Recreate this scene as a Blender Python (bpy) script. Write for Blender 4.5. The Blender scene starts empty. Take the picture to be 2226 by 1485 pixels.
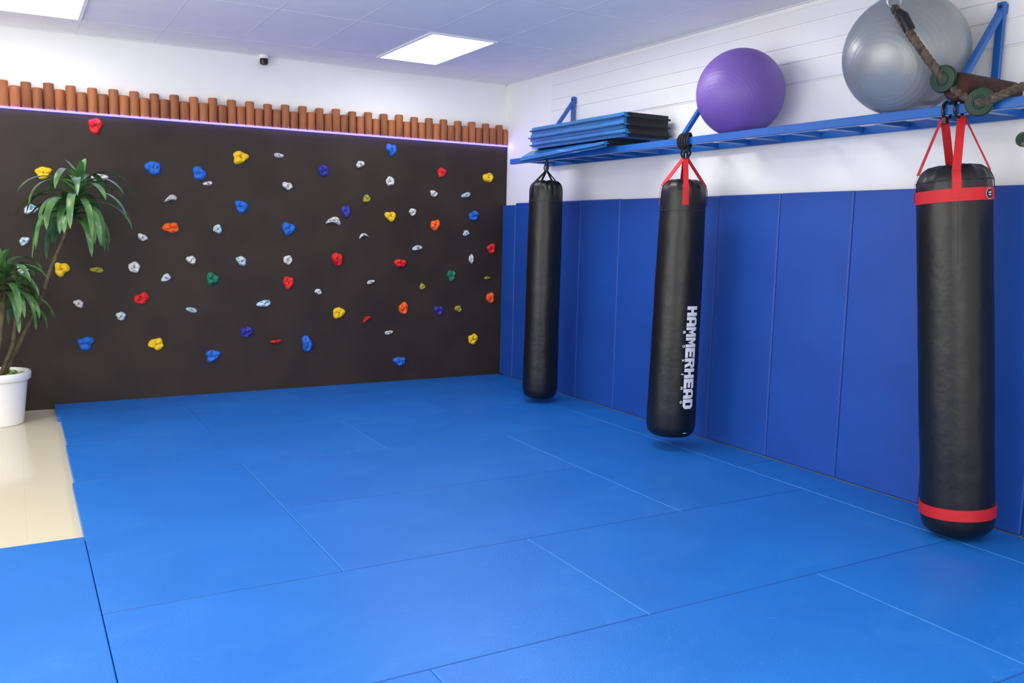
import bpy, bmesh, math, random
from mathutils import Vector, Matrix, Quaternion, noise
C = bpy.context.scene.collection
PI = math.pi
# ---------------------------------------------------------------- camera
CAM = Vector((0, 0, 1.58))
RIGHT = Vector((.8689, -.4946, .0224)); DOWN = Vector((-.0422, -.1191, -.9920)); FWD = Vector((.4932, .8610, -.1244))
F = 1894.0
cam = bpy.data.objects.new('camera', bpy.data.cameras.new('camera')); C.objects.link(cam)
m = Matrix((( RIGHT.x, -DOWN.x, -FWD.x), (RIGHT.y, -DOWN.y, -FWD.y), (RIGHT.z, -DOWN.z, -FWD.z)))
q = m.to_quaternion(); q.normalize()
cam.matrix_world = Matrix.Translation(CAM) @ q.to_matrix().to_4x4()
cam.data.sensor_width = 36; cam.data.lens = 36 * F / 2226; cam.data.clip_start = .05
bpy.context.scene.camera = cam
def at(px, py, axis, val):
    d = RIGHT * (px - 1113) + DOWN * (py - 742.5) + FWD * F
    return CAM + d * ((val - CAM[axis]) / d[axis])
# ---------------------------------------------------------------- materials
def lin(c):
    return tuple(((x / 255) / 12.92 if x / 255 <= .04045 else ((x / 255 + .055) / 1.055) ** 2.4) for x in c) + (1,)
def mat(name, rgb, rough=.5, metal=0, var=.0, vscale=6, bump=0, bscale=60, rgb2=None, speck=None, emit=0, coat=0, stretch=None, spec=.5):
    M = bpy.data.materials.new(name); M.use_nodes = True
    N = M.node_tree.nodes; L = M.node_tree.links; b = N['Principled BSDF']
    col = lin(rgb); b.inputs['Roughness'].default_value = rough; b.inputs['Metallic'].default_value = metal
    b.inputs['Coat Weight'].default_value = coat; b.inputs['Specular IOR Level'].default_value = spec
    b.inputs['Base Color'].default_value = col
    tc = N.new('ShaderNodeTexCoord'); mp = N.new('ShaderNodeMapping'); L.new(tc.outputs['Object'], mp.inputs['Vector'])
    if stretch: mp.inputs['Scale'].default_value = stretch
    nz = N.new('ShaderNodeTexNoise'); nz.inputs['Scale'].default_value = vscale; nz.inputs['Detail'].default_value = 4
    L.new(mp.outputs[0], nz.inputs['Vector'])
    cr = N.new('ShaderNodeValToRGB')
    c2 = lin(rgb2) if rgb2 else tuple(min(1, v * (1 + var)) for v in col[:3]) + (1,)
    c1 = col if rgb2 else tuple(v * (1 - var) for v in col[:3]) + (1,)
    cr.color_ramp.elements[0].position = .35; cr.color_ramp.elements[1].position = .65
    if speck: cr.color_ramp.elements[0].position = speck; cr.color_ramp.elements[1].position = speck + .04
    cr.color_ramp.elements[0].color = c1; cr.color_ramp.elements[1].color = c2
    L.new(nz.outputs['Fac'], cr.inputs['Fac']); L.new(cr.outputs['Color'], b.inputs['Base Color'])
    if bump:
        n2 = N.new('ShaderNodeTexNoise'); n2.inputs['Scale'].default_value = bscale; n2.inputs['Detail'].default_value = 5
        L.new(mp.outputs[0], n2.inputs['Vector'])
        bp = N.new('ShaderNodeBump'); bp.inputs['Strength'].default_value = bump; bp.inputs['Distance'].default_value = .01
        L.new(n2.outputs['Fac'], bp.inputs['Height']); L.new(bp.outputs['Normal'], b.inputs['Normal'])
    if emit:
        b.inputs['Emission Color'].default_value = col; b.inputs['Emission Strength'].default_value = emit
    return M
M = dict(
    wall=mat('white_paint', (246, 246, 245), .7, var=.01, bump=.05, bscale=150),
    ceil=mat('ceiling_tile', (243, 242, 244), .85, var=.015, bump=.15, bscale=200),
    grid=mat('ceiling_bar', (236, 235, 239), .7, var=.01),
    board=mat('dark_board', (46, 37, 32), .6, vscale=3, rgb2=(55, 45, 39), bump=.2, bscale=20, spec=.3),
    mat=mat('floor_vinyl', (22, 103, 188), .42, vscale=1.5, rgb2=(25, 108, 194), bump=.12, bscale=120),
    seamlit=mat('lit_vinyl_edge', (48, 124, 200), .45, var=.05),  # paler blue for mat bevels: light caught along the seams, painted in
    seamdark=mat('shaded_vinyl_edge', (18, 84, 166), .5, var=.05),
    pad=mat('pad_vinyl', (24, 72, 158), .45, vscale=2, rgb2=(27, 78, 166), bump=.08, bscale=200),
    log=mat('log_wood', (180, 110, 66), .6, vscale=5, rgb2=(134, 76, 45), bump=.3, bscale=30, stretch=(1, 1, .25)),
    led=mat('led_light', (84, 78, 255), .5, emit=7),
    panel=mat('light_diffuser', (255, 255, 255), .5, emit=8),
    trimw=mat('white_metal', (240, 240, 241), .4, var=.01),
    steel=mat('blue_steel', (22, 94, 176), .35, var=.05, coat=.2),
    black=mat('bag_vinyl', (14, 14, 15), .38, var=.2, bump=.4, bscale=12, spec=.5),
    blackstrap=mat('black_webbing', (14, 15, 22), .7, var=.2, bump=.3, bscale=300),
    red=mat('red_webbing', (196, 24, 32), .6, var=.08, bump=.2, bscale=300),
    white=mat('white_print', (240, 240, 240), .5, var=.01),
    stitch=mat('dark_stitch', (40, 40, 42), .6, var=.1),
    purple=mat('purple_rubber', (114, 86, 170), .45, var=.04),
    silver=mat('silver_rubber', (146, 152, 156), .34, metal=.3, var=.04),
    tealmat=mat('stacked_mat_vinyl', (28, 108, 174), .3, var=.1, bump=.25, bscale=18, coat=.2),
    darkmesh=mat('stacked_mat_black', (16, 18, 22), .6, var=.2, bump=.3, bscale=60),
    rope=mat('rope_fibre', (104, 90, 78), .9, vscale=40, rgb2=(62, 53, 47), bump=.6, bscale=200),
    rung=mat('red_brown_wood', (66, 32, 27), .7, vscale=14, rgb2=(34, 21, 19), bump=.4, bscale=40, spec=.3),
    disc=mat('green_plastic', (10, 48, 36), .4, var=.1, spec=.3),
    chrome=mat('grey_metal', (150, 152, 156), .3, metal=.8, var=.03),
    dark=mat('dark_plastic', (14, 14, 16), .3, var=.1),
    pot=mat('pot_glaze', (238, 238, 238), .25, var=.01, coat=.3),
    soil=mat('soil', (58, 44, 34), .95, vscale=30, rgb2=(36, 27, 20), bump=.8, bscale=60),
    stem=mat('plant_stem', (104, 92, 66), .8, vscale=20, rgb2=(70, 66, 44), bump=.5, bscale=80),
    leaf=mat('dark_leaf', (50, 94, 46), .34, vscale=7, rgb2=(98, 144, 80), coat=.15),
    leaf2=mat('bright_leaf', (116, 176, 56), .45, vscale=14, rgb2=(156, 208, 80)),
    bolt=mat('bolt_steel', (60, 60, 62), .35, metal=.7, var=.1),
    h_red=mat('hold_red', (216, 30, 34), .6, var=.06, bump=.5, bscale=50),
    h_yel=mat('hold_yellow', (242, 198, 14), .6, var=.05, bump=.5, bscale=50),
    h_blu=mat('hold_blue', (30, 102, 198), .6, var=.06, bump=.5, bscale=50),
    h_nav=mat('hold_navy', (42, 50, 150), .6, var=.06, bump=.5, bscale=50),
    h_ora=mat('hold_orange', (242, 96, 26), .6, var=.05, bump=.5, bscale=50),
    h_gre=mat('hold_green', (18, 112, 80), .6, var=.06, bump=.5, bscale=50),
    h_oli=mat('hold_olive', (156, 152, 44), .6, var=.08, bump=.5, bscale=50),
    h_whi=mat('hold_white', (110, 110, 110), .6, vscale=70, rgb2=(220, 218, 214), speck=.38, bump=.5, bscale=60),
    h_pal=mat('hold_pale_blue', (120, 152, 176), .6, vscale=70, rgb2=(198, 214, 222), speck=.40, bump=.5, bscale=60),
    h_sky=mat('hold_light_blue', (220, 230, 236), .6, vscale=45, rgb2=(80, 170, 212), speck=.50, bump=.5, bscale=60),
)
def vary(X, lo, hi):
    N = X.node_tree.nodes; L = X.node_tree.links; b = N['Principled BSDF']; src = b.inputs['Base Color'].links[0].from_socket
    oi = N.new('ShaderNodeObjectInfo'); mr = N.new('ShaderNodeMapRange'); mr.inputs['To Min'].default_value = lo; mr.inputs['To Max'].default_value = hi
    L.new(oi.outputs['Random'], mr.inputs['Value']); hs = N.new('ShaderNodeHueSaturation'); L.new(mr.outputs[0], hs.inputs['Value']); L.new(src, hs.inputs['Color']); L.new(hs.outputs['Color'], b.inputs['Base Color'])
vary(M['log'], .78, 1.15)
def tile_mat():
    X = bpy.data.materials.new('cream_floor_tile'); X.use_nodes = True
    N = X.node_tree.nodes; L = X.node_tree.links; b = N['Principled BSDF']; b.inputs['Roughness'].default_value = .12
    tc = N.new('ShaderNodeTexCoord'); br = N.new('ShaderNodeTexBrick')
    br.offset = 0; br.inputs['Scale'].default_value = 1; br.inputs['Brick Width'].default_value = .6; br.inputs['Row Height'].default_value = .6
    br.inputs['Mortar Size'].default_value = .0015; br.inputs['Color1'].default_value = lin((212, 203, 178)); br.inputs['Color2'].default_value = lin((212, 203, 178)); br.inputs['Mortar'].default_value = lin((204, 195, 168))
    L.new(tc.outputs['Object'], br.inputs['Vector']); L.new(br.outputs['Color'], b.inputs['Base Color']); return X
M['tile'] = tile_mat()
def scuff(X):
    N = X.node_tree.nodes; L = X.node_tree.links; b = N['Principled BSDF']
    tc = N.new('ShaderNodeTexCoord'); src = b.inputs['Base Color'].links[0].from_socket
    for rot, sc, p, amt, colr in ((.6, (9, 34, 9), .65, .35, (100, 158, 216)), (-.9, (4, 22, 4), .68, .25, (90, 150, 212)), (0, (1.2, 1.6, 1), .54, .12, (64, 134, 205))):
        mp = N.new('ShaderNodeMapping'); mp.inputs['Scale'].default_value = sc; mp.inputs['Rotation'].default_value = (0, 0, rot)
        L.new(tc.outputs['Object'], mp.inputs['Vector'])
        n = N.new('ShaderNodeTexNoise'); n.inputs['Scale'].default_value = 1.6; n.inputs['Detail'].default_value = 7; n.inputs['Distortion'].default_value = 1.5; L.new(mp.outputs[0], n.inputs['Vector'])
        r = N.new('ShaderNodeValToRGB'); r.color_ramp.elements[0].position = p; r.color_ramp.elements[1].position = p + .1
        r.color_ramp.elements[1].color = (amt, amt, amt, 1); L.new(n.outputs['Fac'], r.inputs['Fac'])
        mx = N.new('ShaderNodeMixRGB')
        L.new(r.outputs['Color'], mx.inputs['Fac']); L.new(src, mx.inputs['Color1']); mx.inputs['Color2'].default_value = lin(colr); src = mx.outputs['Color']
    L.new(src, b.inputs['Base Color'])
    n3 = N.new('ShaderNodeTexNoise'); n3.inputs['Scale'].default_value = 2.5; n3.inputs['Detail'].default_value = 5
    L.new(tc.outputs['Object'], n3.inputs['Vector']); mr = N.new('ShaderNodeMapRange'); mr.inputs['To Min'].default_value = .34; mr.inputs['To Max'].default_value = .48
    L.new(n3.outputs['Fac'], mr.inputs['Value']); L.new(mr.outputs[0], b.inputs['Roughness'])
scuff(M['mat'])
# ---------------------------------------------------------------- mesh helpers
def box(bm, lo, hi, bevel=0, seg=2):
    t = bmesh.new(); bmesh.ops.create_cube(t, size=1)
    lo = Vector(lo); hi = Vector(hi); c = (lo + hi) / 2; s = hi - lo
    for v in t.verts: v.co = Vector((v.co.x * s.x, v.co.y * s.y, v.co.z * s.z)) + c
    if bevel: bmesh.ops.bevel(t, geom=t.edges[:], offset=bevel, segments=seg, affect='EDGES', profile=.5)
    join(bm, t)
def join(bm, t, mx=None):
    me = bpy.data.meshes.new('tmp'); 
    if mx: bmesh.ops.transform(t, matrix=mx, verts=t.verts)
    t.to_mesh(me); t.free(); bm.from_mesh(me); bpy.data.meshes.remove(me)
def bar(bm, p0, p1, w, t, side, bevel=0):
    p0 = Vector(p0); p1 = Vector(p1); d = p1 - p0; L = d.length; d.normalize()
    s = Vector(side); s = (s - d * s.dot(d)).normalized(); u = d.cross(s)
    T = bmesh.new(); bmesh.ops.create_cube(T, size=1)
    for v in T.verts: v.co = Vector((v.co.x * w, v.co.y * t, v.co.z * L))
    if bevel: bmesh.ops.bevel(T, geom=T.edges[:], offset=bevel, segments=1, affect='EDGES')
    mx = Matrix((( s.x, u.x, d.x, 0), (s.y, u.y, d.y, 0), (s.z, u.z, d.z, 0), (0, 0, 0, 1)))
    join(bm, T, Matrix.Translation((p0 + p1) / 2) @ mx)
def tube(bm, pts, rad, seg=10, caps=True):
    pts = [Vector(p) for p in pts]; n = len(pts)
    if not hasattr(rad, '__len__'): rad = [rad] * n
    rings = []; u = None
    for i, p in enumerate(pts):
        t = (pts[min(i + 1, n - 1)] - pts[max(i - 1, 0)]).normalized()
        if u is None: u = t.orthogonal().normalized()
        u = (u - t * u.dot(t)); u = u.normalized() if u.length > 1e-6 else t.orthogonal().normalized()
        w = t.cross(u)
        rings.append([bm.verts.new(p + (u * math.cos(a) + w * math.sin(a)) * rad[i]) for a in [2 * PI * k / seg for k in range(seg)]])
    for a, b in zip(rings, rings[1:]):
        for k in range(seg): bm.faces.new((a[k], a[(k + 1) % seg], b[(k + 1) % seg], b[k]))
    if caps: bm.faces.new(rings[0][::-1]); bm.faces.new(rings[-1])
def lathe(bm, prof, seg=40, o=(0, 0, 0)):
    o = Vector(o); rings = []
    for r, z in prof:
        if r < 1e-5: rings.append([bm.verts.new(o + Vector((0, 0, z)))])
        else: rings.append([bm.verts.new(o + Vector((r * math.cos(2 * PI * k / seg), r * math.sin(2 * PI * k / seg), z))) for k in range(seg)])
    for a, b in zip(rings, rings[1:]):
        for k in range(seg):
            k2 = (k + 1) % seg
            if len(a) == 1 and len(b) > 1: bm.faces.new((a[0], b[k2], b[k]))
            elif len(b) == 1 and len(a) > 1: bm.faces.new((a[k], a[k2], b[0]))
            elif len(a) > 1: bm.faces.new((a[k], a[k2], b[k2], b[k]))
def torus(bm, c, R, r, normal, seg=24, s2=8, sx=1, sy=1):
    n = Vector(normal).normalized(); u = n.orthogonal().normalized(); w = n.cross(u); c = Vector(c)
    if abs(n.z) < .9:
        u = n.cross(Vector((0, 0, 1))).normalized(); w = u.cross(n)
    g = []
    for i in range(seg):
        a = 2 * PI * i / seg; d = u * math.cos(a) + w * math.sin(a); p0 = c + u * math.cos(a) * R * sx + w * math.sin(a) * R * sy
        g.append([bm.verts.new(p0 + (d * math.cos(b) + n * math.sin(b)) * r) for b in [2 * PI * k / s2 for k in range(s2)]])
    for i in range(seg):
        for k in range(s2): bm.faces.new((g[i][k], g[(i + 1) % seg][k], g[(i + 1) % seg][(k + 1) % s2], g[i][(k + 1) % s2]))
def obj(name, bm, material, parent=None, loc=None, smooth=True, normals=True):
    if normals: bmesh.ops.recalc_face_normals(bm, faces=bm.faces)
    me = bpy.data.meshes.new(name); bm.to_mesh(me); bm.free()
    me.materials.append(material)
    if smooth:
        me.polygons.foreach_set('use_smooth', [True] * len(me.polygons))
        try: me.set_sharp_from_angle(angle=math.radians(38))
        except Exception: pass
    o = bpy.data.objects.new(name, me); C.objects.link(o)
    if loc is not None: o.location = loc
    if parent: o.parent = parent
    return o
def tag(o, label, cat, group=None):
    o['label'] = label; o['category'] = cat
    if group: o['group'] = group
    return o
def thing(name, loc, label, cat, group=None):
    o = bpy.data.objects.new(name, None); C.objects.link(o); o.location = loc; o.empty_display_size = .1
    return tag(o, label, cat, group)
def struct(name, bm, material, loc=(0, 0, 0)):
    o = obj(name, bm, material, None, loc, smooth=False); o['kind'] = 'structure'; return o
ORD = 'zeroth first second third fourth fifth sixth seventh eighth ninth tenth eleventh twelfth thirteenth fourteenth fifteenth sixteenth seventeenth eighteenth nineteenth twentieth'.split()
ORD += ['twenty-' + w for w in ORD[1:10]] + ['thirtieth', 'thirty-first', 'thirty-second']
# ---------------------------------------------------------------- setting
WX, WY, CZ = 4.62, 8.30, 3.13
b = bmesh.new(); box(b, (-3.2, -1.6, -.1), (WX, WY, 0)); struct('floor', b, M['tile'])
b = bmesh.new(); box(b, (-3.2, WY, -.1), (WX + .12, WY + .12, CZ + .1)); struct('wall_back', b, M['wall'])
b = bmesh.new(); box(b, (WX, -1.6, -.1), (WX + .12, WY, CZ + .1)); struct('wall_right', b, M['wall'])
b = bmesh.new(); box(b, (-3.2, -1.6, CZ), (WX, WY, CZ + .1)); ce = struct('ceiling', b, M['ceil'])
b = bmesh.new()
for k in range(-5, 8):
    x = -.07 + .6 * k
    if -3.2 < x < WX: box(b, (x - .008, -1.6, CZ - .001), (x + .008, WY, CZ + .002))
y = 7.7
while y > -1.5:
    box(b, (-3.2, y - .008, CZ - .0015), (WX, y + .008, CZ + .002)); y -= 1.2
box(b, (-3.2, WY - .02, CZ - .006), (WX, WY, CZ + .002)); box(b, (WX - .02, -1.6, CZ - .006), (WX, WY, CZ + .002))
g = obj('ceiling_grid', b, M['grid'], ce, smooth=False)
for (x0, y0, lab) in ((2.93, 6.5, 'bright rectangular ceiling light panel near the room corner'), (-.07, 6.5, 'bright rectangular ceiling light panel cut off by the top left of the photo')):
    t = thing('ceiling_light', (x0 + .3, y0 + .6, CZ - .012), lab, 'light', 'ceiling light panels')
    b = bmesh.new()
    for lo, hi in (((-.3, -.6), (-.275, .6)), ((.275, -.6), (.3, .6)), ((-.275, -.6), (.275, -.575)), ((-.275, .575), (.275, .6))):
        box(b, lo + (0,), hi + (.012,))
    obj('light_frame', b, M['trimw'], t, smooth=False)
    b = bmesh.new(); box(b, (-.275, -.575, .003), (.275, .575, .011)); obj('diffuser', b, M['panel'], t, smooth=False)
# climbing board
BY = 8.25
b = bmesh.new(); box(b, (-2.4, BY, 0), (WX - .003, WY - .001, 2.49), .002, 1)
tag(obj('climbing_board', b, M['board'], smooth=False), 'dark brown flat climbing board covering the back wall behind the coloured holds', 'climbing wall')
b = bmesh.new(); box(b, (-2.4, BY - .012, 2.476), (WX - .003, BY - .0005, 2.492))
tag(obj('led_strip', b, M['led'], smooth=False), 'glowing violet light strip along the top edge of the dark climbing board', 'light strip')
# log border
def log_bm(h, s, R):
    r = random.Random(s); b = bmesh.new(); R += r.uniform(-.001, .0004)
    lathe(b, [(0, 0), (R - .003, 0), (R, .004), (R * r.uniform(.985, 1.0), h * .5), (R * r.uniform(.985, 1), h - .005), (R - .005, h), (0, h + .001)], 20)
    return b
n_t = n_s = 0
for i in range(0, 88):
    x = 4.515 + .0809 - .0809 * i; R = .0398
    if x < -1.3: break
    if i == 0: x = 4.584; R = .0275
    tall = (i % 2 == 1)
    if tall: n_t += 1
    else: n_s += 1
    r = random.Random(i); h = (.210 if tall else .160) + r.uniform(-.007, .007)
    if x < -.25: continue
    o = obj('wooden_log', log_bm(h, i, R), M['log'], None, (x, 8.2590, 2.4925)); o.rotation_euler.z = r.uniform(0, 6)
    tag(o, '%s upright wooden log, %s %s one from the room corner in the log border' % (('taller', ORD[n_t], 'tall') if tall else ('shorter', ORD[n_s], 'short')), 'log', 'log border above the climbing board')
# ---------------------------------------------------------------- climbing holds
def hold_bm(kind, w, seed):
    r = random.Random(seed); b = bmesh.new(); n = 36; m_ = 10
    p1, p2, p3 = r.uniform(0, 6.28), r.uniform(0, 6.28), r.uniform(0, 6.28)
    R0 = w / 2; q1, q2, q3 = r.uniform(.06, .17), r.uniform(.05, .15), r.uniform(.03, .08)
    ex = r.uniform(.92, 1.1)
    def out(a):
        if kind == 'tri': return 1 + q1 * math.cos(3 * a + PI / 2 * 3 + r3) + q2 * math.cos(2 * a + p2) + q3 * math.cos(5 * a + p3)
        if kind == 'ring': return 1 + .05 * math.cos(5 * a + p1) + .04 * math.cos(3 * a + p2)
        if kind == 'edge': return 1 + .10 * math.cos(2 * a) + .07 * math.cos(3 * a + p2)
        return 1 + .12 * math.cos(2 * a + p1) + .09 * math.cos(3 * a + p2) + .06 * math.cos(5 * a + p3)
    r3 = r.uniform(-1.6, 1.6)
    sx, sz = {'tri': (1.02 * ex, .98 / ex), 'ring': (.95, .98), 'edge': (1, .55), 'small': (.95, .8), 'bent': (1.05, .36), 'tall': (.68, 1), 'sliver': (1.05, .3)}[kind]
    pk = []
    if kind == 'tri': pk = [(r.uniform(.38, .58), PI / 2 + 2 * PI / 3 * k + r3 / -3 + r.uniform(-.3, .3), r.uniform(.13, .22), r.uniform(.25, .65)) for k in range(r.choice((2, 3, 3)))]
    elif kind in ('edge', 'small'): pk = [(.45, .4 + r.uniform(-.3, .3), .22, .35), (.45, 2.7 + r.uniform(-.3, .3), .2, .3)]
    elif kind == 'tall': pk = [(.5, PI / 2, .25, .5), (.5, -PI / 2, .2, .3)]
    H = w * {'tri': .32, 'ring': .32, 'edge': .34, 'small': .36, 'bent': .30, 'tall': .36, 'sliver': .25}[kind]
    def pt(rho, a):
        R = R0 * out(a) * rho; x = R * math.cos(a) * sx; z = R * math.sin(a) * sz
        h = H * max(0, 1 - rho ** 3.2) ** .6
        cx, cz = rho * math.cos(a), rho * math.sin(a)
        for pr, pa, ps, pd in pk:
            d2 = (cx - pr * math.cos(pa)) ** 2 + (cz - pr * math.sin(pa)) ** 2; h -= H * pd * math.exp(-d2 / (2 * ps * ps))
        d2 = rho * rho; h -= H * (.95 if kind == 'ring' else .45) * math.exp(-d2 / (2 * (.3 if kind == 'ring' else .17) ** 2))
        h += H * .16 * math.sin(3 * a + p1 + 4 * rho) * rho * (1 - rho) * 4
        h *= 1 + .30 * noise.noise(Vector((cx * 2.4 + seed, cz * 2.4, seed * 1.7)))
        if kind == 'edge': h *= 1 + .35 * cz
        if kind == 'bent': z += -3.4 / w * .3 * x * x + (.25 * x if seed % 2 else -.1 * x) + w * .06
        return Vector((x, -max(h, .0015 if rho < 1 else 0), z))
    c = b.verts.new(pt(0, 0)); prev = None
    for j in range(1, m_ + 1):
        ring = [b.verts.new(pt(j / m_, 2 * PI * k / n)) for k in range(n)]
        for k in range(n):
            if prev: b.faces.new((prev[k], prev[(k + 1) % n], ring[(k + 1) % n], ring[k]))
            else: b.faces.new((c, ring[(k + 1) % n], ring[k]))
        prev = ring
    back = [b.verts.new(v.co + Vector((0, .003, 0))) for v in prev]
    for k in range(n): b.faces.new((prev[k], prev[(k + 1) % n], back[(k + 1) % n], back[k]))
    b.faces.new(back)
    return b, -pt(0, 0).y
HOLDS = [
 (207,273,'red','tri',32,'red lobed climbing hold just under the log border, above the tall plant crown'),
 (960,375,'red','tri',22,'small red climbing hold high on the right, between navy and top right yellow ones'),
 (1068,540,'red','tri',22,'red climbing hold at the right edge of the board beside the blue wall pads'),
 (733,563,'red','tall',31,'tall narrow red climbing hold right of centre on the dark board'),
 (870,572,'red','tri',24,'red climbing hold level with the tall narrow red one, on its right'),
 (627,614,'red','tri',27,'red lobed climbing hold at mid board, right of the left green hold'),
 (308,649,'red','tri',29,'red angular climbing hold low on the left side of the board'),
 (600,742,'red','sliver',22,'thin flat red sliver climbing hold low on the middle of the board'),
 (797,693,'red','bent',20,'small dull red bent climbing hold right of the low central yellow hold'),
 (522,342,'yel','tri',31,'yellow lobed climbing hold highest of the yellow ones, left of centre'),
 (94,375,'yel','tri',30,'yellow climbing hold at the upper left beside the tips of the tall plant'),
 (849,470,'yel','tri',24,'yellow climbing hold directly below the round white ring one on the right half'),
 (1061,386,'yel','tri',24,'yellow climbing hold in the top right corner of the board'),
 (134,585,'yel','tri',31,'yellow climbing hold beside the thin stem of the tall plant'),
 (736,680,'yel','tri',27,'yellow climbing hold low on the board right of centre, left of the bent red one'),
 (340,748,'yel','tri',30,'yellow climbing hold near the floor on the left half of the board'),
 (1028,737,'yel','tri',24,'yellow climbing hold near the floor by the room corner'),
 (333,365,'blu','tri',33,'bright blue climbing hold nearest to the upper right of the plant crown'),
 (433,377,'blu','tri',30,'bright blue climbing hold just above a small white one, upper left half'),
 (525,449,'blu','tri',29,'bright blue climbing hold below the highest yellow hold'),
 (627,497,'blu','tri',29,'bright blue climbing hold in the very middle of the board'),
 (851,325,'blu','tri',25,'bright blue climbing hold highest on the right half, just under the log border'),
 (1030,469,'blu','tri',24,'bright blue climbing hold right of the upper orange hold near the corner'),
 (186,746,'blu','tri',32,'bright blue climbing hold lowest on the left, right of the white pot'),
 (462,773,'blu','tri',29,'bright blue climbing hold near the floor, right of the low left yellow hold'),
 (667,747,'blu','tall',33,'bright blue narrow climbing hold near the floor right of the red sliver hold'),
 (869,785,'blu','tri',25,'bright blue climbing hold lowest of all on the right half of the board'),
 (703,371,'nav','tri',26,'navy climbing hold highest of the navy ones'),
 (752,459,'nav','tri',25,'navy climbing hold beside the long bent white hold'),
 (536,722,'nav','tri',26,'navy climbing hold low on the board left of the red sliver hold'),
 (954,674,'nav','tri',22,'navy climbing hold between the low orange and olive holds on the right'),
 (372,495,'ora','tri',29,'orange climbing hold alone on the left half of the board'),
 (946,489,'ora','tri',24,'orange climbing hold highest of the orange ones on the right half'),
 (877,670,'ora','tri',25,'orange climbing hold low on the right half, left of the low navy one'),
 (1066,647,'ora','tri',23,'orange climbing hold at the right edge beside the blue wall pads'),
 (462,606,'gre','tri',28,'dark green climbing hold on the left half of the board'),
 (981,599,'gre','tri',23,'dark green climbing hold on the right half of the board'),
 (797,432,'oli','small',19,'small olive climbing hold highest of the olive ones'),
 (211,587,'oli','edge',24,'flat olive climbing hold right of the yellow hold by the plant stem'),
 (918,623,'oli','small',15,'small olive climbing hold lower left of the right green hold'),
 (996,671,'oli','small',17,'small olive climbing hold right of the low navy one'),
 (1059,604,'oli','edge',13,'tiny olive climbing hold at the right edge above the orange one'),
 (606,338,'whi','edge',19,'small white climbing hold highest of the white ones, right of the top yellow'),
 (783,357,'whi','small',18,'small white climbing hold right of the highest navy hold'),
 (216,386,'whi','edge',31,'wide white climbing hold above the plant crown leaves'),
 (452,399,'whi','edge',18,'small white climbing hold tucked under a bright blue one'),
 (625,404,'whi','small',21,'white angular climbing hold above the very middle blue hold'),
 (848,394,'whi','ring',20,'round white ring climbing hold below the top right blue hold'),
 (943,421,'whi','small',17,'white climbing hold below the small upper red one on the right'),
 (1013,424,'pal','edge',20,'pale climbing hold lower left of the top right yellow hold'),
 (372,431,'whi','bent',27,'white curved climbing hold above the lone left orange hold'),
 (67,455,'sky','small',26,'light blue and white climbing hold left of the plant crown'),
 (726,480,'whi','bent',33,'long bent white climbing hold at the lower left of a navy one'),
 (897,461,'whi','small',18,'white climbing hold between a yellow and an orange one on the right'),
 (473,498,'pal','small',21,'pale climbing hold right of the lone left orange one'),
 (790,511,'whi','bent',18,'small white hooked climbing hold lower right of the long bent one'),
 (310,516,'whi','small',19,'grey white climbing hold lower left of the lone orange hold'),
 (53,524,'pal','small',21,'pale blue climbing hold above the shorter plant crown at the left edge'),
 (1013,507,'pal','small',15,'small pale climbing hold lower left of the blue one near the corner'),
 (907,539,'pal','edge',21,'pale blue climbing hold upper right of the right hand red one'),
 (416,565,'whi','small',21,'white climbing hold at the upper left of the left green one'),
 (626,565,'whi','ring',20,'white hooked climbing hold directly above the middle red one'),
 (525,567,'pal','small',23,'pale blue white climbing hold at the upper right of the left green one'),
 (292,581,'whi','ring',24,'round white ring climbing hold on the left half above the red angular one'),
 (1024,563,'whi','tall',17,'tiny narrow white climbing hold above right of the right green one'),
 (49,585,'pal','small',23,'pale climbing hold partly behind the leaves of the shorter plant crown'),
 (361,604,'pal','small',20,'pale blue climbing hold left of the left green one'),
 (806,613,'whi','edge',16,'tiny white climbing hold lower left of the right hand red one'),
 (692,634,'whi','small',15,'tiny white climbing hold lower right of the middle red one'),
 (171,660,'whi','small',20,'grey climbing hold below the yellow one beside the plant stem'),
 (417,674,'pal','edge',21,'pale climbing hold low on the board below the left green one'),
 (574,660,'sky','edge',28,'light blue and white climbing hold lower left of the middle red one'),
 (263,687,'pal','small',21,'pale blue climbing hold lower left of the red angular one'),
 (845,723,'whi','edge',17,'small white climbing hold above the lowest right hand blue one'),
]
GRP = {'red':'red','yel':'yellow','blu':'bright blue','nav':'navy','ora':'orange','gre':'green','oli':'olive','whi':'white','pal':'pale blue','sky':'light blue'}
for i, (px, py, c, k, w, lab) in enumerate(HOLDS):
    p = at(px, py, 1, BY); scale = (p - CAM).dot(FWD) / F * 1.03
    W = w * scale * (.92 if k == 'tri' else 1.0)
    bb, hy = hold_bm(k, W, i + 11)
    o = obj('climbing_hold', bb, M['h_' + c], None, (p.x, BY - .001, p.z)); tag(o, lab, 'climbing hold', GRP[c] + ' climbing holds')
    if k in ('edge', 'small', 'bent', 'sliver'): o.rotation_euler.y = random.Random(i).uniform(-.35, .35)
    b = bmesh.new(); rb = min(.008, W * .1); tube(b, [(0, -hy + .002, 0), (0, -hy - .003, 0)], rb, 6)
    obj('bolt', b, M['bolt'], o)
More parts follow.
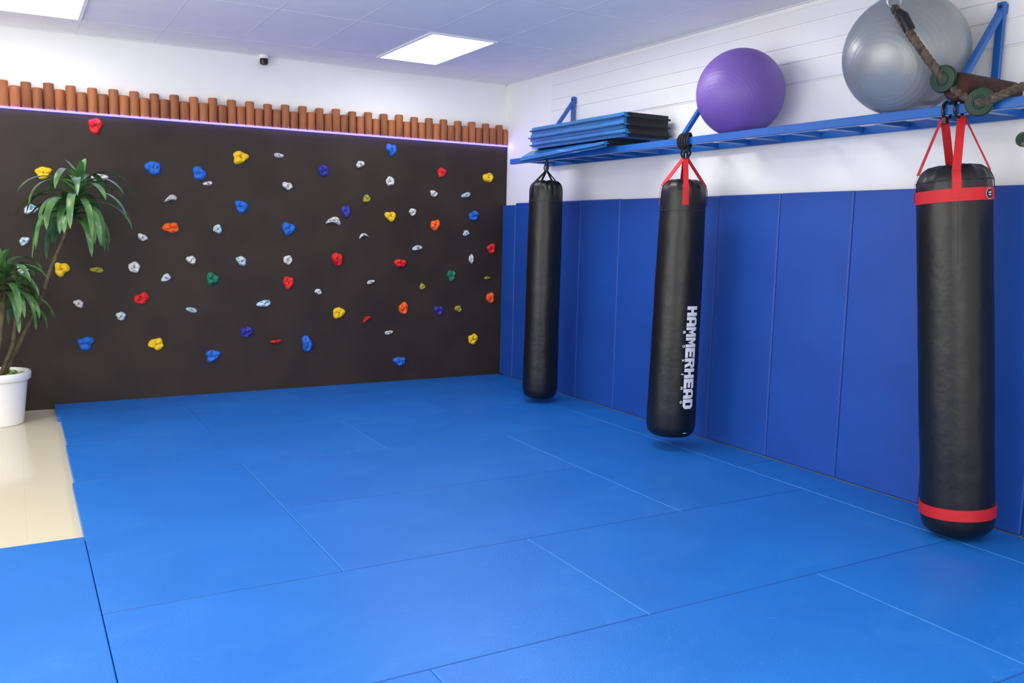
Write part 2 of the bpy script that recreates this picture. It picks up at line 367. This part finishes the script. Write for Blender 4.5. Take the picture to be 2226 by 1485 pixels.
# ---------------------------------------------------------------- floor mats
T = .04; G = .0007
MATS = [
 (.25,2.22,7.69,8.245,'cut down blue floor mat against the left half of the climbing board'),
 (2.22,4.2,7.69,8.245,'cut down blue floor mat against the right half of the climbing board'),
 (.27,1.24,6.68,7.69,'square blue floor mat at the left edge, second row from the climbing board'),
 (1.24,3.21,6.68,7.69,'wide blue floor mat at the middle of the second row from the climbing board'),
 (3.21,4.2,6.68,7.69,'square blue floor mat beside the farthest punching bag, second row from the board'),
 (.26,2.24,5.67,6.68,'wide blue floor mat at the left of the third row from the climbing board'),
 (2.24,4.2,5.67,6.68,'wide blue floor mat right of the third row, beyond the middle punching bag'),
 (.247,1.24,3.65,5.67,'long blue floor mat at the left edge running lengthways beside the tile floor'),
 (1.24,3.21,4.66,5.67,'far one of the two wide blue floor mats in the middle of the room'),
 (1.24,3.21,3.65,4.66,'near one of the two wide blue floor mats in the middle of the room'),
 (3.21,4.2,3.65,5.67,'long blue floor mat lengthways in front of the middle punching bag'),
 (.247,2.2,2.66,3.65,'scuffed wide blue floor mat at the lower left of the mat floor'),
 (2.2,4.2,2.66,3.65,'wide blue floor mat running to the foot of the red banded bag'),
 (.247,1.22,.66,2.66,'blue floor mat just showing as a sliver at the bottom edge of the photo'),
 (1.22,3.18,1.66,2.66,'wide blue floor mat nearest the camera at the bottom of the photo'),
 (3.18,4.2,1.66,2.66,'blue floor mat in the bottom right corner in front of the red banded bag'),
 (2.2,4.2,.66,1.66,'blue floor mat cut off at the very bottom right corner of the photo'),
 (4.2,4.568,6.24,8.245,'narrow blue floor strip under the wall pads behind the farthest punching bag'),
 (4.2,4.568,4.24,6.24,'narrow blue floor strip under the wall pads behind the middle punching bag'),
 (4.2,4.568,2.24,4.24,'narrow blue floor strip under the wall pads behind the red banded bag'),
 (4.2,4.568,.66,2.24,'narrow blue floor strip under the wall pads nearest the camera'),
 (-.75,.2455,2.64,4.64,'blue floor mat left of the main mats, below the cream tiles'),
]
for (x0, x1, y0, y1, lab) in MATS:
    b = bmesh.new(); hx, hy = (x1 - x0) / 2 - G, (y1 - y0) / 2 - G
    box(b, (-hx, -hy, 0), (hx, hy, T), .0045, 3)
    o = obj('floor_mat', b, M['mat'], None, ((x0 + x1) / 2, (y0 + y1) / 2, 0), smooth=False); tag(o, lab, 'mat', 'blue floor mats')
    o.data.materials.append(M['seamlit']); o.data.materials.append(M['seamdark'])
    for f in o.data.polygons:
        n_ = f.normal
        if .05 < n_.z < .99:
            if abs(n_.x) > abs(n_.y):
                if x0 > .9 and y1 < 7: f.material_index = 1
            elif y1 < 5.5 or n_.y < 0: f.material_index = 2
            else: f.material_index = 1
# ---------------------------------------------------------------- wall pads
seams = [8.247, 7.97, 7.365, 6.76, 6.155, 5.545, 4.94, 4.335, 3.73, 3.125, 2.52, 1.915, 1.31]
for i, (y1, y0) in enumerate(zip(seams, seams[1:])):
    b = bmesh.new(); hy = (y1 - y0) / 2 - .001; r = random.Random(i + 3); h = 1.845 + r.uniform(-.004, .004) - (.02 if i == 0 else 0)
    box(b, (-.049, -hy, 0), (0, hy, h), .012, 5)
    o = obj('wall_pad', b, M['pad'], None, (WX - .001, (y0 + y1) / 2, T + .0002), smooth=False)
    lab = ('narrow blue wall pad in the corner against the climbing board' if i == 0 else 'tall blue wall pad, %s full width one from the climbing board' % ORD[i])
    tag(o, lab, 'wall pad', 'blue wall pads')
# ---------------------------------------------------------------- slat panel
b = bmesh.new()
box(b, (WX - .006, 1.2, 2.61), (WX - .001, 7.36, 3.10))
for k, (za, zb) in enumerate(((2.61, 2.745), (2.745, 2.85), (2.85, 2.985), (2.985, 3.10))):
    box(b, (WX - .014, 1.2, za + .010), (WX - .004, 7.38, zb - .008), .002, 1)
tag(obj('slat_panel', b, M['trimw'], smooth=False), 'white horizontal slat panel high on the right wall behind the exercise balls', 'wall panel')
# ---------------------------------------------------------------- rack
RX, RB, RT = 4.18, 2.222, 2.272
rack = thing('ladder_rack', (4.38, 4.7, RB), 'long blue steel ladder rack fixed high on the right wall', 'rack')
def rp(name, fn):
    b = bmesh.new(); fn(b); bmesh.ops.translate(b, vec=(-4.38, -4.7, -RB), verts=b.verts); return obj(name, b, M['steel'], rack, smooth=False)
rp('rail', lambda b: box(b, (RX - .02, 1.3, RB), (RX + .02, 7.38, RT), .003, 1))
rp('rail', lambda b: box(b, (4.557, 1.3, RB), (4.59, 7.38, RT), .003, 1))
for k in range(-10, 9):
    yy = 4.66 + .32 * k
    if 1.35 < yy < 7.37: rp('rung', lambda b: box(b, (RX + .018, yy - .02, RB + .012), (4.559, yy + .02, RT - .003), .002, 1))
for yb in (6.95, 4.945, 2.885):
    rp('brace', lambda b: bar(b, (RX + .01, yb, RT - .004), (4.575, yb, 2.79), .035, .03, (0, 1, 0), .002))
    def plate(b, yb=yb):
        box(b, (4.568, yb - .022, RT - .002), (4.592, yb + .022, 2.84), .003, 1)
        box(b, (4.59, yb - .022, RT + .05), (4.619, yb + .022, RT + .1), .002, 1); box(b, (4.59, yb - .022, 2.78), (4.6055, yb + .022, 2.83), .002, 1)
    pl = rp('wall_bracket', plate)
    for zz in (2.36, 2.815):
        b = bmesh.new(); tube(b, [(4.57 - 4.38, yb - 4.7, zz - RB), (4.56 - 4.38, yb - 4.7, zz - RB)], .009, 6)
        obj('bolt', b, M['bolt'], pl)
# ---------------------------------------------------------------- balls
def ball(r, loc, material, lab, axis, amp=.0005):
    b = bmesh.new(); prof = []; n = 150
    for i in range(n + 1):
        a = -PI / 2 + PI * i / n; rr = r
        if abs(a) < 1.15: rr = r - amp * (1 + math.cos(a * 66))
        prof.append((rr * math.cos(a) if 0 < i < n else 0, rr * math.sin(a)))
    lathe(b, prof, 96); me = obj('exercise_ball', b, material, None, loc); me.rotation_euler = axis
    tag(me, lab, 'exercise ball', 'exercise balls on the rack')
    b = bmesh.new(); tube(b, [(0, 0, r - .003), (0, 0, r + .002)], .013, 16); obj('valve_plug', b, M['trimw'], me)
ball(.292, (4.308, 4.5, 2.545), M['purple'], 'purple exercise ball sitting on the blue rack', (1.1, 0, 1.8), .0004)
ball(.325, (4.278, 3.22, 2.589), M['silver'], 'large silver grey exercise ball on the rack near the rope', (1.2, 0, 1.8), .0004)
# ---------------------------------------------------------------- stacked mats
STK = ['lowest blue and black folded mat of the stack, drooping over the rack rail', 'second mat from the bottom of the blue and black stack on the rack',
       'third mat from the bottom of the blue and black stack on the rack', 'topmost blue and black mat of the stack on the rack']
zc = RT + .006
for i in range(4):
    th = .05 if i == 0 else .062; z0 = zc; zc += th + .001
    x0 = [4.02, 4.085, 4.08, 4.085][i]; x1 = [4.50, 4.555, 4.56, 4.56][i]; y0 = [5.66, 5.48, 5.5, 5.50][i]; y1 = [6.98, 6.92, 6.94, 6.93][i]
    t = thing('folding_mat', (x0, y0, z0), STK[i], 'mat', 'folded mats stacked on the rack')
    def slab(lo, hi, bev, nx=12, ny=24):
        b = bmesh.new(); bmesh.ops.create_cube(b, size=1)
        lo, hi = Vector(lo), Vector(hi)
        for v in b.verts: v.co = Vector([lo[j] + (v.co[j] + .5) * (hi[j] - lo[j]) for j in range(3)])
        bmesh.ops.bevel(b, geom=b.edges[:], offset=bev, segments=6, affect='EDGES')
        for j, n in ((0, nx), (1, ny)):
            for q_ in range(1, n):
                cpt = Vector((0, 0, 0)); cpt[j] = lo[j] + (hi[j] - lo[j]) * q_ / n; no = Vector((0, 0, 0)); no[j] = 1
                bmesh.ops.bisect_plane(b, geom=b.verts[:] + b.edges[:] + b.faces[:], plane_co=cpt, plane_no=no)
        for v in b.verts:
            wx = v.co.x + x0
            if i == 0 and wx < RX - .02: v.co.z -= (RX - .02 - wx) * (.2 + .3 * v.co.y)
            v.co.z -= .0016 * (1 + math.sin(v.co.y * 9 + i * 2)) * (0 if v.co.z < th * .4 else 1)
            v.co.x += .0015 * math.sin(v.co.y * 8 + i)
        return b
    w, l = x1 - x0, y1 - y0
    obj('mat_body', slab((0, 0, 0), (w, l, th), .026 if i else .021), M['tealmat'], t)
    obj('black_end_cover', slab((.03, -.008, .0005), (w + .003, .32, th + .0005), .026 if i else .021, 4, 4), M['darkmesh'], t)
    b = slab((-.002, .01, th * .46), (w * .5, l * .98, th * .52), .0008, 6, 24); obj('piping', b, M['darkmesh'], t)
# ---------------------------------------------------------------- punching bags
def interp(prof, z):
    for (r0, z0), (r1, z1) in zip(prof, prof[1:]):
        if z0 <= z <= z1 and z1 > z0: return r0 + (r1 - r0) * (z - z0) / (z1 - z0)
    return prof[0][0]
def bag_profile(rb, rt, H, kind):
    p = [(0, 0), (rb * .55, .001), (rb * .80, .012), (rb * .94, .038), (rb, .085), (rb * 1.005, .2)]
    for k in range(1, 40): p.append((rb + (rt - rb) * k / 40, .2 + (H - .28) * k / 40))
    if kind == 3: p += [(rt, H - .07), (rt * .99, H - .03), (rt * .98, H), (rt * .95, H + .02), (rt * .86, H + .055), (rt * .7, H + .075), (rt * .4, H + .085), (0, H + .088)]
    else: p += [(rt, H - .07), (rt * .985, H - .045), (rt * .95, H - .02), (rt * .87, H), (rt * .74, H + .018), (rt * .55, H + .03), (rt * .3, H + .03), (0, H + .02)]
    return p
def wrinkle(b, H, amp, ztop, seed, rt):
    for v in b.verts:
        a = math.atan2(v.co.y, v.co.x); z = v.co.z
        nz = noise.noise(Vector((math.cos(a) * 1.6, math.sin(a) * 1.6, z * 5 + seed * 7))) + .5 * noise.noise(Vector((math.cos(a) * 3, math.sin(a) * 3, z * 14 + seed * 3)))
        f = 1 + .008 * math.sin(5 * z + seed) * math.cos(2 * a + seed) + .011 * nz
        if z > H - ztop:
            u = min(1, (z - H + ztop) / ztop); f *= 1 + amp * u * (math.sin(11 * a + 3 * math.sin(2 * a + seed)) * .6 + math.sin(17 * a + seed) * .4)
            v.co.z += .004 * u * math.sin(7 * a + seed)
        v.co.x *= f; v.co.y *= f
def ribbon_on(prof, a0, width, zA, zB, off=.0055, n=14, na=6):
    b = bmesh.new(); rows = []
    for i in range(n + 1):
        z = zA + (zB - zA) * i / n; r = interp(prof, z) * 1.016 + off
        rows.append([b.verts.new((r * math.cos(a0 + (j / na - .5) * width / r), r * math.sin(a0 + (j / na - .5) * width / r), z)) for j in range(na + 1)])
    for a_, c_ in zip(rows, rows[1:]):
        for j in range(na): b.faces.new((a_[j], a_[j + 1], c_[j + 1], c_[j]))
    return b
def band(prof, zA, zB, off=.004):
    b = bmesh.new(); rA, rB = interp(prof, zA) * 1.014, interp(prof, zB) * 1.014
    lathe(b, [(rA - .002, zA), (rA + off, zA + .001), (rA * .5 + rB * .5 + off, (zA + zB) / 2), (rB + off, zB - .001), (rB - .002, zB)], 48); return b
R_ = lambda x0, y0, x1, y1: [(x0, y0), (x1, y0), (x1, y1), (x0, y1)]
GLY = {
 'H': [R_(0, 0, .36, 1), R_(.64, 0, 1, 1), R_(.36, .36, .64, .64)],
 'A': [[(0, 0), (.36, 0), (.36, .82), (.22, 1), (.0, .78)], [(.64, 0), (1, 0), (1, .78), (.78, 1), (.64, .82)], [(.36, .78), (.64, .78), (.78, 1), (.22, 1)], R_(.36, .22, .64, .46)],
 'M': [R_(0, 0, .30, 1), R_(.70, 0, 1, 1), [(.30, 1), (.30, .58), (.5, .18), (.5, .62)], [(.70, 1), (.5, .62), (.5, .18), (.70, .58)]],
 'E': [R_(0, 0, .40, 1), R_(.40, 0, 1, .26), R_(.40, .38, .92, .62), R_(.40, .74, 1, 1)],
 'R': [R_(0, 0, .36, 1), R_(.36, .76, .8, 1), R_(.36, .38, .8, .60), [(.64, .60), (1, .52), (1, .86), (.8, 1), (.64, .78)], [(.44, .38), (.66, 0), (1, 0), (.78, .42)]],
 'D': [R_(0, 0, .36, 1), R_(.36, .76, .74, 1), R_(.36, 0, .74, .24), [(.64, .24), (.74, 0), (1, .2), (1, .8), (.74, 1), (.64, .76)]],
}
def wrap(b, prof, ztop, ac, y_off, name, parent):
    bmesh.ops.triangulate(b, faces=b.faces[:])
    for _ in range(2):
        es = [e for e in b.edges if e.calc_length() > .015]
        if es: bmesh.ops.subdivide_edges(b, edges=es, cuts=1); bmesh.ops.triangulate(b, faces=[f for f in b.faces if len(f.verts) > 3])
    for v in b.verts:
        z = ztop - v.co.x; r = interp(prof, z) * 1.022 + .002; a = ac + (v.co.y + y_off) / r
        v.co = Vector((r * math.cos(a), r * math.sin(a), z))
    return obj(name, b, M['white'], parent, smooth=False, normals=False)
def block_text(body, length, height, prof, ztop, ac, name, parent):
    b = bmesh.new(); cell = length / len(body)
    for n_, ch in enumerate(body):
        for poly in GLY[ch]:
            b.faces.new([b.verts.new(((n_ + .03 + x * .94) * cell, (y - .5) * height, 0)) for x, y in poly])
    return wrap(b, prof, ztop, ac, 0, name, parent)
def curved_text(body, length, height, prof, ztop, ac, bold, name, parent, y_off=0, fill=.88):
    B = bmesh.new(); cell = length / len(body)
    for n_, ch in enumerate(body):
        cu = bpy.data.curves.new('t', 'FONT'); cu.body = ch; cu.size = 1; cu.offset = bold
        o = bpy.data.objects.new('t', cu); C.objects.link(o); dg = bpy.context.evaluated_depsgraph_get(); dg.update()
        me = bpy.data.meshes.new_from_object(o.evaluated_get(dg)); bpy.data.objects.remove(o)
        b = bmesh.new(); b.from_mesh(me); bpy.data.meshes.remove(me)
        xs = [v.co.x for v in b.verts]; ys = [v.co.y for v in b.verts]; x0, x1, y0, y1 = min(xs), max(xs), min(ys), max(ys)
        wl = min(height, cell * fill); wl *= .35 if ch == 'I' else 1
        for v in b.verts: v.co = Vector((n_ * cell + (cell - wl) / 2 + (v.co.x - x0) / (x1 - x0) * wl, (v.co.y - y0) / (y1 - y0) * height - height / 2, 0))
        join(B, b)
    return wrap(B, prof, ztop, ac, y_off, name, parent)
def make_bag(kind, base, hang, rb, rt, H, lab, strapmat, dA):
    base = Vector(base); hang = Vector(hang); ax = hang - base; L = ax.length
    t = thing('punching_bag', base, lab, 'punching bag', 'hanging punching bags')
    t.rotation_mode = 'QUATERNION'; t.rotation_quaternion = Vector((0, 0, 1)).rotation_difference(ax.normalized())
    prof = bag_profile(rb, rt, H, kind); b = bmesh.new(); lathe(b, prof, 96)
    wrinkle(b, H, {1: .05, 2: .035, 3: .018}[kind], {1: .12, 2: .09, 3: .05}[kind], kind, rt); bd = obj('bag_body', b, M['black'], t)
    ac = math.atan2(-base.y, -base.x)
    apex = {1: L - .09, 2: 2.13 - base.z, 3: L}[kind]
    for k in range(4):
        a = ac + dA + k * PI / 2; rs = rt * .93; zs = H - .015
        if kind == 3: rs = rt * .88 + .005; zs = H + .048
        d = Vector((math.cos(a), math.sin(a), 0)); side = Vector((-math.sin(a), math.cos(a), 0))
        twm = {1: .9, 2: .8, 3: .25}[kind]
        tw = (twm if k == 1 else -twm) if k in (1, 3) else 0
        side = side * math.cos(tw) + d * math.sin(tw)
        sp = .038 if kind == 3 else 0
        rt_side = (k in (0, 1))
        cr = Vector((math.cos(ac + PI / 2), math.sin(ac + PI / 2), 0))
        top = Vector((0, 0, apex)) + cr * (sp if rt_side else -sp) + d * .012
        wd = {1: .02, 2: .036, 3: .040}[kind]
        b = bmesh.new(); bar(b, d * (rs + .004) + Vector((0, 0, zs)), top, wd, .005, side, .001)
        s = obj('strap', b, strapmat, t)
        if kind == 2: obj('strap_end', ribbon_on(prof, a, .045, H - .15, H - .01), strapmat, s)
        if kind == 3: obj('strap_end', ribbon_on(prof, a, .042, H - .09, H + .056), strapmat, s)
        if kind == 1: obj('strap_end', ribbon_on(prof, a, .03, H - .10, H - .01), M['stitch'], s)
    return t, prof, ac, L
t1, p1, ac1, L1 = make_bag(1, (4.155, 6.72, .078), (4.168, 6.72, RB - .007), .158, .15, 1.935, 'slim plain black punching bag farthest away, nearest the climbing board', M['blackstrap'], .5)
b = bmesh.new(); torus(b, (0, 0, L1 + .032), .028, .004, (0, 1, 0), sx=.85, sy=1.02); torus(b, (0, .01, L1 - .055), .035, .005, (1, 0, 0)); tube(b, [(0, 0, L1 - .1), (0, 0, L1 - .0)], .014, 10)
obj('hanger_loop', b, M['dark'], t1)
obj('seam', band(p1, 1.78, 1.786, .002), M['stitch'], t1)
t2, p2, ac2, L2 = make_bag(2, (4.148, 4.87, .125), (4.175, 4.87, RB - .005), .177, .16, 1.82, 'black punching bag with white lettering, in the middle of the three bags', M['red'], .10)
b = bmesh.new()
for k in range(5): torus(b, (0, -.035 + .018 * k, L2 + .03), .05, .008, (.25 * (k - 2), 1, 0), sx=.75, sy=1.05)
for k in range(4):
    a = k * 1.6; tube(b, [(.012 * math.cos(a), .012 * math.sin(a), 1.985), (.035 * math.cos(a + .5), .035 * math.sin(a + .5), 2.04), (.02 * math.cos(a + 1.4), .03 * math.sin(a + 1.4), L2 - .01)], .008, 8)
obj('black_cord', b, M['blackstrap'], t2, None)
obj('seam', band(p2, 1.63, 1.635, .002), M['stitch'], t2)
block_text('HAMMERHEAD', .74, .088, p2, .967, ac2 + math.radians(39), 'lettering', t2)
curved_text('BOXING', .60, .019, p2, .83, ac2 + math.radians(39), .03, 'small_lettering', t2, -.058)
obj('care_tag', ribbon_on(p2, ac2 + .62, .028, .048, .053, .004, 2), M['white'], t2)
t3, p3, ac3, L3 = make_bag(3, (4.28, 2.685, .06), (4.18, 2.84, RB - .01), .178, .178, 1.83, 'black punching bag with red bands and red straps, nearest the camera', M['red'], .10)
obj('red_band', band(p3, 1.725, 1.79), M['red'], t3); obj('red_band', band(p3, .105, .165), M['red'], t3)
obj('seam', band(p3, 1.832, 1.837, .002), M['stitch'], t3)
b = bmesh.new()
cr = Vector((math.cos(ac3 + PI / 2), math.sin(ac3 + PI / 2), 0)) * .038
for s_ in (-1, 1):
    tube(b, [cr * s_ + Vector((0, 0, L3 - .03)), cr * s_ + Vector((0, 0, L3 + .0))], .02, 8)
    torus(b, (0, (cr * s_).y, L3 + .035), .046, .008, (0, 1, 0), sx=.75, sy=.95)
obj('hanger_loop', b, M['dark'], t3)
b = ribbon_on(p3, ac3 + .12, .004, 1.42, 1.72, .001); obj('seam', b, M['stitch'], t3)
a = ac3 + math.radians(60)
def badge(R, off, m_, name, par):
    b = bmesh.new(); rr = interp(p3, 1.765) * 1.014 + off; c = b.verts.new((rr * math.cos(a), rr * math.sin(a), 1.757)); ring = []
    for k in range(24):
        y_ = R * math.cos(2 * PI * k / 24); z_ = R * math.sin(2 * PI * k / 24); ring.append(b.verts.new((rr * math.cos(a + y_ / rr), rr * math.sin(a + y_ / rr), 1.757 + z_)))
    for k in range(24): b.faces.new((c, ring[k], ring[(k + 1) % 24]))
    return obj(name, b, m_, par)
bg = badge(.027, .005, M['white'], 'badge', t3); badge(.025, .0058, M['black'], 'badge_disc', bg)
for dz, ww in ((.006, .028), (-.006, .022)):
    rr = interp(p3, 1.765) * 1.014 + .0066; b = bmesh.new(); vs = [b.verts.new((rr * math.cos(a + s * ww / 2 / rr), rr * math.sin(a + s * ww / 2 / rr), 1.757 + dz + h)) for s, h in ((-1, -.002), (-.0, -.004), (1, -.001), (1, .002), (0, .003), (-1, .001))]
    b.faces.new(vs); obj('badge_mark', b, M['white'], bg)
# ---------------------------------------------------------------- rope ladder on the rack
ld = thing('rope_ladder', (4.10, 2.77, RT), 'rope climbing ladder with green discs and red brown wooden rung slung over the rack', 'rope ladder')
O = Vector((4.10, 2.77, RT))
def rope(bm, pts, R=.023, pitch=.085):
    P = [Vector(p) - O for p in pts]; path = []
    for i in range(len(P) - 1):
        p0, p1_, p2_, p3_ = P[max(i - 1, 0)], P[i], P[i + 1], P[min(i + 2, len(P) - 1)]
        n = max(3, int((p2_ - p1_).length / .008))
        for k in range(n):
            t_ = k / n; path.append(.5 * ((2 * p1_) + (-p0 + p2_) * t_ + (2 * p0 - 5 * p1_ + 4 * p2_ - p3_) * t_ ** 2 + (-p0 + 3 * p1_ - 3 * p2_ + p3_) * t_ ** 3))
    path.append(P[-1]); s = 0; u = None; strands = [[], [], []]
    for i, p in enumerate(path):
        tg = (path[min(i + 1, len(path) - 1)] - path[max(i - 1, 0)]).normalized()
        if u is None: u = tg.orthogonal().normalized()
        u = (u - tg * u.dot(tg)).normalized(); w_ = tg.cross(u)
        if i: s += (p - path[i - 1]).length
        for j in range(3):
            a_ = 2 * PI * (s / pitch + j / 3); strands[j].append(p + (u * math.cos(a_) + w_ * math.sin(a_)) * R * .46)
    for st in strands: tube(bm, st, R * .53, 8)
topR = at(1944, 6, 0, 3.93)
D1 = at(2052, 172, 0, 4.055); D2 = at(2130, 222, 0, 4.11); D3 = at(2226, 303, 0, 4.11)
b = bmesh.new()
rope(b, [topR + Vector((0, 0, -.02)), at(1972, 62, 0, 3.95), at(2010, 118, 0, 3.99), D1, at(2090, 205, 0, 4.085), D2, at(2165, 212, 0, 4.12), at(2226, 188, 0, 4.14), at(2290, 200, 0, 4.14), at(2300, 260, 0, 4.13), at(2250, 303, 0, 4.11), D3 + Vector((0, 0, -.02))])
obj('rope', b, M['rope'], ld)
b = bmesh.new(); k0 = at(1964, 36, 0, 3.94) - O; k1 = at(1978, 66, 0, 3.955) - O; k0b = topR - O + Vector((.0, 0, -.03))
tube(b, [k0b, k0, k1], [.018, .027, .029], 10); obj('tape_wrap', b, M['dark'], ld)
b = bmesh.new(); torus(b, topR - O + Vector((0, 0, .01)), .032, .008, (.7, .7, .1)); torus(b, topR - O + Vector((0, 0, .06)), .028, .006, (.7, -.6, 0))
tube(b, [topR - O + Vector((0, 0, .08)), Vector((topR.x, topR.y, CZ - .001)) - O], .006, 8); obj('hanging_ring', b, M['chrome'], ld)
b = bmesh.new(); tube(b, [(-.03, 0, .072), (-.02, 0, .072), (.1, 0, .07), (.25, 0, .072), (.43, 0, .07), (.44, 0, .07)], [.06, .068, .07, .068, .069, .06], 24); obj('wooden_rung', b, M['rung'], ld)
def disc(c, nrm, R=.06):
    c = Vector(c) - O; n = Vector(nrm).normalized(); b = bmesh.new()
    tube(b, [c - n * .016, c - n * .014, c - n * .004, c + n * .004, c + n * .014, c + n * .016], [R * .55, R * .92, R, R, R * .92, R * .5], 28)
    torus(b, c - n * .016, R * .42, .006, n, 20, 6); obj('disc', b, M['disc'], ld)
disc((4.052, D1.y, D1.z), (1, .1, .1), .068); disc(D2, (1, .35, .1), .068); disc(D3, (.8, .5, .1), .035)
# ---------------------------------------------------------------- security camera
p = at(571, 122, 1, WY)
sc = thing('security_camera', (p.x, WY - .001, p.z - .03), 'small white and black security camera high on the back wall', 'camera')
b = bmesh.new(); tube(b, [(0, 0, .035), (0, -.02, .035), (0, -.028, .035)], [.042, .042, .034], 24); obj('mount', b, M['trimw'], sc)
b = bmesh.new(); tube(b, [(0, -.045, .06), (0, -.045, .052), (0, -.045, .02), (0, -.045, -.005)], [.02, .036, .04, .038], 24); obj('camera_body', b, M['trimw'], sc)
b = bmesh.new(); tube(b, [(0, -.047, .0), (0, -.047, -.03), (0, -.047, -.05), (0, -.047, -.058)], [.0375, .0375, .032, .015], 24); tube(b, [(0, -.08, -.018), (0, -.087, -.018)], .016, 16); obj('lens_housing', b, M['dark'], sc)
# ---------------------------------------------------------------- plant
PC = Vector((-.155, 7.80, 0))
pl = thing('potted_plant', PC, 'tall leafy cane plant in a white round pot beside the climbing board', 'plant')
b = bmesh.new()
lathe(b, [(0, 0), (.168, 0), (.176, .008), (.215, .345), (.232, .352), (.238, .36), (.242, .405), (.236, .415), (.222, .415), (.214, .40), (.21, .34), (0, .33)], 48); obj('pot', b, M['pot'], pl)
b = bmesh.new(); lathe(b, [(.209, .345), (.205, .365), (.12, .372), (0, .376)], 32); obj('soil', b, M['soil'], pl)
def P_(px, py, dy=0): return at(px, py, 1, PC.y + dy) - PC
def leaf(b, o, az, e0, L, w, curl, rr):
    n = 12; d = Vector((math.cos(az), math.sin(az), 0)); s = Vector((-math.sin(az), math.cos(az), 0)); p = Vector(o); rows = []
    for i in range(n + 1):
        t_ = i / n; e = max(e0 - curl * t_ ** 1.0, -1.4); dirv = d * math.cos(e) + Vector((0, 0, math.sin(e))); up = -d * math.sin(e) + Vector((0, 0, math.cos(e)))
        ww = w * (math.sin(PI * min(1, .18 + t_ * .82)) ** .5 if t_ < 1 else 0.02) * (1 if t_ > .08 else .7)
        rows.append([b.verts.new(p - s * ww / 2 + up * ww * .14), b.verts.new(p), b.verts.new(p + s * ww / 2 + up * ww * .14)]); p = p + dirv * L / n
    for a_, c_ in zip(rows, rows[1:]):
        for j in range(2): b.faces.new((a_[j], a_[j + 1], c_[j + 1], c_[j]))
def crown(name, base, top, n, L, w, seed):
    r = random.Random(seed); b = bmesh.new()
    for i in range(n):
        t_ = i / n; o = base.lerp(top, t_); az = i * 2.399 + r.uniform(-.3, .3)
        e0 = .40 + .62 * t_ ** 1.2 + r.uniform(-.2, .2); LL = L * (1.0 - .25 * abs(t_ - .5)) * r.uniform(.82, 1.12)
        curl = (2.55 - .4 * t_ ** 2) * r.uniform(.8, 1.18)
        if i > n - 4: curl *= .3; LL *= .45; e0 += .45
        if o.y + LL * .7 * math.sin(az) + PC.y > BY - .03: LL *= .6
        leaf(b, o, az, e0, LL, w * r.uniform(.85, 1.15), curl, r)
    obj(name, b, M['leaf'], pl, normals=False)
def stem(pts, r0, r1):
    b = bmesh.new(); Q = []
    for i in range(len(pts) - 1):
        for k in range(10): Q.append(pts[i].lerp(pts[i + 1], k / 10))
    Q.append(pts[-1]); n = len(Q)
    tube(b, Q, [(r0 + (r1 - r0) * i / n) * (1.08 if i % 3 == 0 else .95) for i in range(n)], 10); obj('stem', b, M['stem'], pl)
c1b, c1t = P_(152, 485, -.12), P_(176, 400, -.12)
stem([Vector((.04, .02, .36)), P_(55, 720), P_(88, 655, -.03), P_(112, 580, -.08), P_(134, 530, -.12), c1b, c1t], .018, .014)
crown('leaf_crown', c1b, c1t, 46, .54, .062, 3)
c2b, c2t = P_(10, 640, -.12), P_(6, 580, -.12)
stem([Vector((-.04, -.06, .36)), P_(0, 740, -.1), c2b, c2t], .022, .017); crown('leaf_crown', c2b, c2t, 34, .45, .054, 5)
c3b, c3t = P_(36, 680, -.08), P_(40, 630, -.08)
stem([Vector((.02, -.03, .36)), P_(28, 750, -.04), c3b, c3t], .017, .014); crown('leaf_crown', c3b, c3t, 26, .36, .046, 8)
b = bmesh.new(); r = random.Random(2)
for i in range(70):
    a_ = r.uniform(0, 6.28); q_ = r.uniform(.03, .185); leaf(b, (q_ * math.cos(a_), q_ * math.sin(a_), .37), r.uniform(0, 6.28), r.uniform(.4, 1.3), r.uniform(.05, .09), .022, 1.3, r)
obj('ground_foliage', b, M['leaf2'], pl, normals=False)
# ---------------------------------------------------------------- light
def area(name, loc, rot, sx, sy, e, col=(1, 1, 1)):
    l = bpy.data.lights.new(name, 'AREA'); l.shape = 'RECTANGLE'; l.size = sx; l.size_y = sy; l.energy = e; l.color = col
    o = bpy.data.objects.new(name, l); C.objects.link(o); o.location = loc; o.rotation_euler = rot; return o
WARM = (1, .96, .90)
for x, y, e in ((.23, 3.3, 36), (3.23, 5.2, 28), (1.73, .6, 16), (-2, 5, 42)): area('ceiling_lamp', (x, y, CZ - .02), (0, 0, 0), .55, 1.1, e, WARM)
area('window_daylight', (-3.0, 3.5, 1.7), (0, -PI / 2, 0), 2.2, 5, 120, (1, .98, .94))
area('front_daylight', (-.5, -1.5, 1.7), (PI / 2, 0, 0), 4, 2.2, 65, (1, .98, .94))
area('added_ceiling_fill', (.5, -.9, 1.2), (PI + .55, 0, 0), 2.5, 1.2, 340, (1, .96, .90))  # added fill light behind the camera, aimed up to brighten the ceiling
area('led_glow', (2.2, BY - .014, 2.4845), (-PI / 2, 0, 0), 4.8, .012, 8, (.36, .26, 1))
area('led_wash', (2.2, BY - .02, 2.4755), (.0, 0, 0), 4.8, .012, 2.2, (.36, .26, 1))
W = bpy.data.worlds.new('world'); bpy.context.scene.world = W; W.use_nodes = True
W.node_tree.nodes['Background'].inputs[0].default_value = (1, .99, .96, 1); W.node_tree.nodes['Background'].inputs[1].default_value = .95
bpy.context.scene.view_settings.view_transform = 'Standard'
